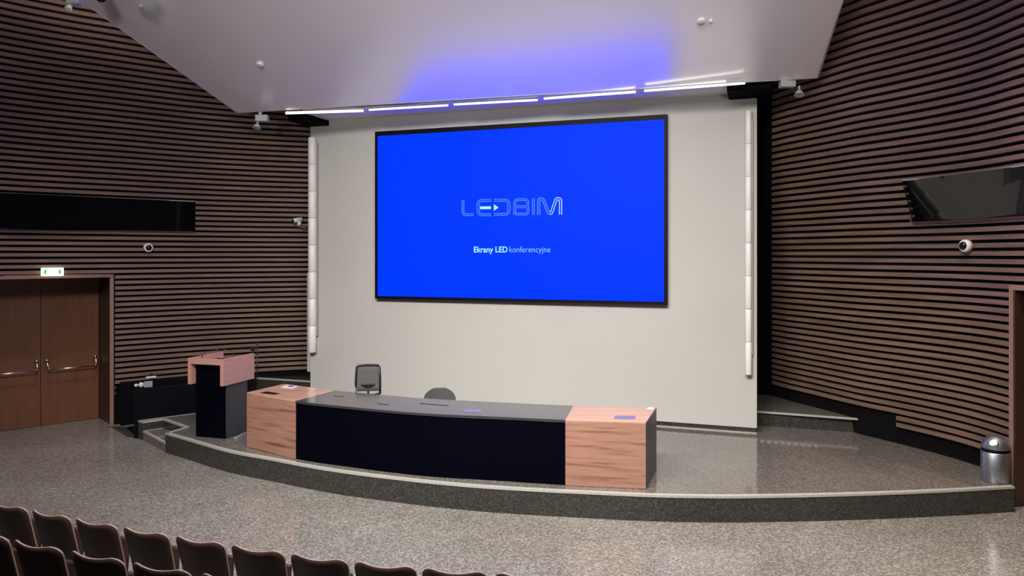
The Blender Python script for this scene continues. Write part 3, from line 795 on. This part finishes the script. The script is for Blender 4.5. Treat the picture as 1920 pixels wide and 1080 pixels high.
# ------------------------------------------------------------------ wall mounted small things
def dome(px, py, plan, f, r, lab):
    h = (HZ-py)*interp(plan, px)/F; c = surf(plan, f, px, h, 0); e = 3
    tt = (surf(plan, f, px+e, h, 0)-surf(plan, f, px-e, h, 0)).normalized(); n = Vector((-tt.y, tt.x, 0))
    if n.dot(c - Vector((0, 0, CAM))) > 0: n = -n
    t = tag(empty('dome_camera', c), lab, 'camera', 'white dome cameras on the slatted walls')
    Md = Matrix.Translation(c + n*.002) @ n.to_track_quat('Z', 'Y').to_matrix().to_4x4()
    b = MB(); b.lathe([(0, 0), (r, 0), (r, .045), (r*.93, .065), (r*.68, .074), (r*.64, .07), (0, .07)], 30, Md); b.build('camera_housing', M_white, t)
    b = MB(); b.lathe([(r*.64*math.cos(a*PI/16), .07 + r*.5*math.sin(a*PI/16)) for a in range(8)] + [(0, .07 + r*.5)], 24, Md); o = b.build('camera_dome', M_lens, t); o['label'] = 'black glossy dome'
dome(277, 464.5, planL, fL, .078, 'white round dome camera on left slatted wall above the door')
dome(1815, 461.5, planR, fR, .078, 'white round dome camera on right slatted wall under booth window')
# pan-tilt camera on a small shelf
ph = (HZ-420)*14.35/F
pc = surf(planL, fL, 563, ph, 0)
t = tag(empty('pan_tilt_camera', pc), 'small white pan tilt camera on shelf bracket beside left white column', 'camera')
nL = Vector((.5, -.86, 0))
b = MB(); b.hexa([pc+Vector((-.09, -.02, -.05)), pc+Vector((.12, -.03, -.10)), pc+Vector((.12, .05, -.10)), pc+Vector((-.09, .03, -.05))], [pc+Vector((-.09, -.16, -.02)), pc+Vector((.14, -.14, -.075)), pc+Vector((.14, .05, -.075)), pc+Vector((-.09, .03, -.02))]); b.build('shelf_bracket', M_white, t)
cc = pc + Vector((-.01, -.09, 0))
b = MB(); b.tube([cc+Vector((.015, 0, -.03)), cc+Vector((.015, 0, .06))], .038, 16); b.build('camera_base', M_white, t)
b = MB(); b.tube([cc+Vector((.05, .03, .085)), cc+Vector((-.035, -.04, .07)), cc+Vector((-.075, -.07, .055))], .050, 16, r1=.042); bd = b.build('camera_body', M_white, t)
b = MB(); b.tube([cc+Vector((-.07, -.068, .057)), cc+Vector((-.085, -.08, .050))], .033, 16); o = b.build('camera_lens', M_lens, bd); o['label'] = 'black lens'

# exit sign over the door
c0 = surf(planL, fL, 76, 0, -.02); c1 = surf(planL, fL, 118, 0, -.02); tt = (c1-c0).normalized(); nr = Vector((tt.y, -tt.x, 0))
def X_(x, o, z): p = c0 + tt*x + nr*o; return Vector((p.x, p.y, z))
Ls = (c1-c0).length; Zs = (c0.y+c1.y)/2
ez1 = CAM - (502.0-HZ)*Zs/F; ez0 = CAM - (517.5-HZ)*Zs/F
t = tag(empty('exit_sign', X_(Ls/2, .03, ez0)), 'small glowing white and green exit sign above the left door', 'sign')
def xbox(b, x0, x1, o0, o1, z0, z1): b.hexa([X_(x0, o0, z0), X_(x1, o0, z0), X_(x1, o1, z0), X_(x0, o1, z0)], [X_(x0, o0, z1), X_(x1, o0, z1), X_(x1, o1, z1), X_(x0, o1, z1)])
b = MB(); xbox(b, 0, Ls, 0, .05, ez0, ez1); b.build('sign_housing', M_exit, t, bevel=.012, segs=3)
for xa in (.035, Ls-.075):
    b = MB(); xbox(b, xa, xa+.035, .0505, .052, ez0+.035, ez1-.03); b.build('sign_pictogram', M_green, t)

# ------------------------------------------------------------------ ceiling gear
def spot(px, py, lab, Y=None, mir=1):
    h = 2.40 - .02; p = A(px, Y, CAM + (HZ-py)*Y/F)
    t = tag(empty('ceiling_spotlight', p + Vector((0, 0, .16))), lab, 'light', 'small spotlights on the canopy edge')
    b = MB(); b.box((p.x+.015*mir, p.y, p.z), (.20, .12, .105)); b.build('junction_box', M_grey, t, bevel=.006)
    b = MB(); b.tube([p+Vector((-.02, 0, .05)), p+Vector((-.02, 0, .105))], .03, 8); b.build('mount', M_grey, t)
    q = p + Vector((-.06*mir + (.09 if mir < 0 else 0), 0, -.05))
    b = MB(); b.tube([q+Vector((0, 0, .02)), q+Vector((0, -.01, -.045))], .018, 10); b.tube([q+Vector((0, -.01, -.045)), q+Vector((-.01, -.03, -.115))], .03, 14, r1=.072); o = b.build('lamp_head', M_grey, t)
spot(490, 222, 'small grey spotlight hanging from left end of canopy edge', 12.45, 1)
spot(1478, 157, 'small grey spotlight hanging from right end of canopy edge', 10.35, -1)
def sensor(px, py, r, lab, drop=.05):
    p = C_(px, py); dn = -up
    t = tag(empty('ceiling_detector', p), lab, 'detector', 'round detectors on the canopy')
    Md = Matrix.Translation(p) @ dn.to_track_quat('Z', 'Y').to_matrix().to_4x4()
    b = MB(); b.lathe([(0, 0), (r, 0), (r, .02), (r*.8, .03), (0, .03)], 24, Md); b.build('detector_base', M_white, t)
    b = MB(); b.lathe([(0, .03), (r*.6, .03), (r*.55, drop), (0, drop+.005)], 20, Md); b.build('detector_head', M_grey, t)
sensor(488, 120, .055, 'round white detector on left part of canopy')
sensor(1315, 39, .06, 'larger round white detector near right side of canopy')
sensor(1333, 38, .026, 'tiny round detector right beside the larger one', .04)
sensor(264, 10, .022, 'tiny round detector near the top left canopy edge', .04)
# lamps at the top-left corner of the canopy
p = C_(172, 4)
def lamp(px, py, Y, lab, kind):
    p = A(px, Y, CAM + (HZ-py)*Y/F); t = tag(empty('stage_lamp', p), lab, 'light', 'stage lamps at the top left')
    if kind == 0:
        b = MB(); b.box((p.x, p.y, p.z+.12), (.16, .16, .26)); b.build('lamp_body', M_grey, t, bevel=.02)
        b = MB(); b.tube([p+Vector((-.05, 0, -.0)), p+Vector((-.07, -.03, -.07))], .02, 10, r1=.045); b.build('lamp_head', M_white, t)
    else:
        b = MB(); b.tube([p+Vector((-.10, .05, .10)), p+Vector((.06, -.06, .02))], .05, 14, r1=.075); b.build('lamp_body', M_grey, t)
        b = MB(); b.tube([p+Vector((.06, -.06, .02)), p+Vector((.075, -.07, .012))], .07, 14); b.build('lamp_lens', M_lens, t)
        b = MB(); b.box((p.x+.16, p.y-.05, p.z+.10), (.10, .10, .10)); b.build('barn_door', M_paper, t)
lamp(141, 8, 9.3, 'grey box lamp in front of slats at top left', 0)
lamp(184, -1, 8.8, 'small tubular lamp under the top left canopy corner', 1)

# ------------------------------------------------------------------ audience tier and seats
TI = .20
row1 = [(-4.78, 6.55), (-4.30, 6.345), (-3.82, 6.14), (-3.34, 5.945), (-2.85, 5.755), (-2.355, 5.575), (-1.865, 5.405), (-1.375, 5.25), (-.885, 5.125), (-.395, 5.03), (.10, 4.955)]
row2 = [(-4.15, 5.37), (-3.67, 5.17), (-3.19, 4.975), (-2.69, 4.79), (-2.19, 4.61), (-1.69, 4.46), (-1.18, 4.33)]
b = MB()
edge = [(-7.2, 7.2), (-5.2, 6.38), (-3.9, 5.86), (-2.9, 5.46), (-1.9, 5.13), (-.9, 4.85), (.1, 4.68), (2, 4.6), (6.6, 5.4)]
edge = [(x, y - .04) for x, y in edge]
b.prism(edge + [(6.9, -5), (-9.5, -5)], .001, TI)
struct(b.build('floor_tier', M_tier))

def seat_proto():
    t = empty('auditorium_seat', (0, 0, 0), 0, True)
    # back shell: outline in (x, z), bent in plan, leaning back
    def outline():
        pts = []
        w, z0, z1, r = .228, .34, .82, .075
        pts += [(-w+.03, z0), (w-.03, z0)]
        pts += [(w-.01, z0+.12), (w, z1-r)]
        for k in range(1, 7):
            a = k/6*PI/2; pts.append((w - r + r*math.cos(a), z1 - r*.85 + r*.85*math.sin(a)))
        for k in range(1, 6):
            x = (w-r) - 2*(w-r)*k/6; pts.append((x, z1 - .016*math.cos(x/(w-r)*PI/2)))
        for k in range(0, 7):
            a = PI/2 + k/6*PI/2; pts.append((-w + r + r*math.cos(a), z1 - r*.85 + r*.85*math.sin(a)))
        pts += [(-w+.01, z0+.12)]
        return pts
    O = outline()
    def pos(x, z, off): y = -.22 - .13*(z-.34)/.48 - .05*(1-(x/.228)**2) + off; return Vector((x, y, z))
    b = MB(); cx, cz = 0, .6; N = len(O); K = 5
    G2 = []
    for off in (0, .013):
        rings = []
        for k in range(1, K+1): rings.append([b.bm.verts.new(pos(cx+(x-cx)*k/K, cz+(z-cz)*k/K, off)) for x, z in O])
        c = b.bm.verts.new(pos(cx, cz, off))
        for i in range(N):
            b.bm.faces.new([c, rings[0][i], rings[0][(i+1) % N]]).smooth = True
            for k in range(K-1): b.bm.faces.new([rings[k][i], rings[k+1][i], rings[k+1][(i+1) % N], rings[k][(i+1) % N]]).smooth = True
        G2.append(rings[-1])
    for i in range(N):
        f = b.bm.faces.new([G2[0][i], G2[0][(i+1) % N], G2[1][(i+1) % N], G2[1][i]]); f.material_index = 1
    b.build('backrest', [M_seat, M_seatrim], t)
    b = MB(); M = Matrix.Translation((0, -.20, .355)) @ Matrix.Rotation(math.radians(84), 4, 'X')
    b.box((0, .145, .0), (.35, .29, .035), M=M); b.build('seat', M_seat, t, bevel=.014, segs=3)
    for nm, x in (('armrest', .2485),):
        b = MB(); b.box((x, -.12, .60), (.04, .22, .022)); a_ = b.build('armrest', M_arm, t, bevel=.008, segs=2)
        b = MB(); b.hexa([(x-.012, -.12, 0), (x+.012, -.12, 0), (x+.012, -.03, 0), (x-.012, -.03, 0)], [(x-.012, -.22, .587), (x+.012, -.22, .587), (x+.012, -.15, .587), (x-.012, -.15, .587)]); b.build('side_support', M_castgrey, t, bevel=.004)
        b = MB(); b.box((x, -.03, .012), (.045, .30, .02)); b.build('foot_plate', M_castgrey, t, bevel=.004)
    return t
proto = seat_proto()
num = ['first', 'second', 'third', 'fourth', 'fifth', 'sixth', 'seventh', 'eighth', 'ninth', 'tenth', 'eleventh']
def place_row(row, z, rname):
    global first
    for i, (x, y) in enumerate(row):
        a = row[max(0, i-1)]; c = row[min(len(row)-1, i+1)]
        d = math.atan2(c[1]-a[1], c[0]-a[0])
        o = proto if first else copy_tree(proto)
        first = False
        # (x, y) is the top middle of the backrest
        off = Matrix.Rotation(d, 2) @ Vector((0, .37))
        o.location = (x+off.x, y+off.y, z); o.rotation_euler = (0, 0, d)
        tag(o, 'dark brown folding auditorium seat, %s from left in the %s row' % (num[i], rname), 'seat', 'auditorium seats in the %s row' % rname)
first = True
place_row(row1, 0, 'front')
place_row(row2, TI, 'second')

# ------------------------------------------------------------------ light
def area(loc, rot, size, power, col=(1, .96, .91), spread=None, sy=None):
    l = bpy.data.lights.new('hall_and_fill_light', 'AREA'); l.energy = power; l.color = col; l.size = size
    if sy: l.shape = 'RECTANGLE'; l.size_y = sy
    if spread: l.spread = math.radians(spread)
    o = bpy.data.objects.new('hall_and_fill_light', l); COL.objects.link(o); o.location = loc; o.rotation_euler = rot
    return o
for x, p in ((-3.6, 170), (-1.8, 160), (0, 125), (1.6, 80)):
    area((x, 4.2, 6.6), (math.radians(46), 0, math.radians(-11)), 1.0, p, spread=98)
area((-6.0, 10.4, 6.9), (0, math.radians(4), 0), .7, 65, (1, .90, .80), spread=84)
area((4.0, 6.6, 6.6), (0, math.radians(-6), 0), .8, 110, (1, .85, .70), spread=90)  # added downlight, brightens the lower right slats, stage and bin
area((0, 4.2, 6.9), (0, 0, 0), 1.2, 110, spread=110, sy=5)
for x in (-3, 1.5):
    area((x, -4.2, 3.6), (math.radians(115), 0, math.radians(4)), .8, 95, spread=56)  # added uplights without a real fitting, they brighten the canopy underside
w = bpy.data.worlds.new('world'); S.world = w; w.use_nodes = True
w.node_tree.nodes['Background'].inputs[0].default_value = (.9, .92, 1, 1); w.node_tree.nodes['Background'].inputs[1].default_value = .05

# ------------------------------------------------------------------ camera
cd = bpy.data.cameras.new('camera'); cam = bpy.data.objects.new('camera', cd); COL.objects.link(cam)
cam.location = (0, 0, CAM); cam.rotation_euler = (PI/2, 0, 0)
cd.sensor_width = 36; cd.lens = F/1920*36; cd.shift_y = -(540-HZ)/1920; cd.clip_start = .05
S.camera = cam
S.view_settings.view_transform = 'Standard'; S.view_settings.look = 'None'; S.view_settings.gamma = 1
S.view_settings.use_curve_mapping = False; S.view_settings.exposure = 0
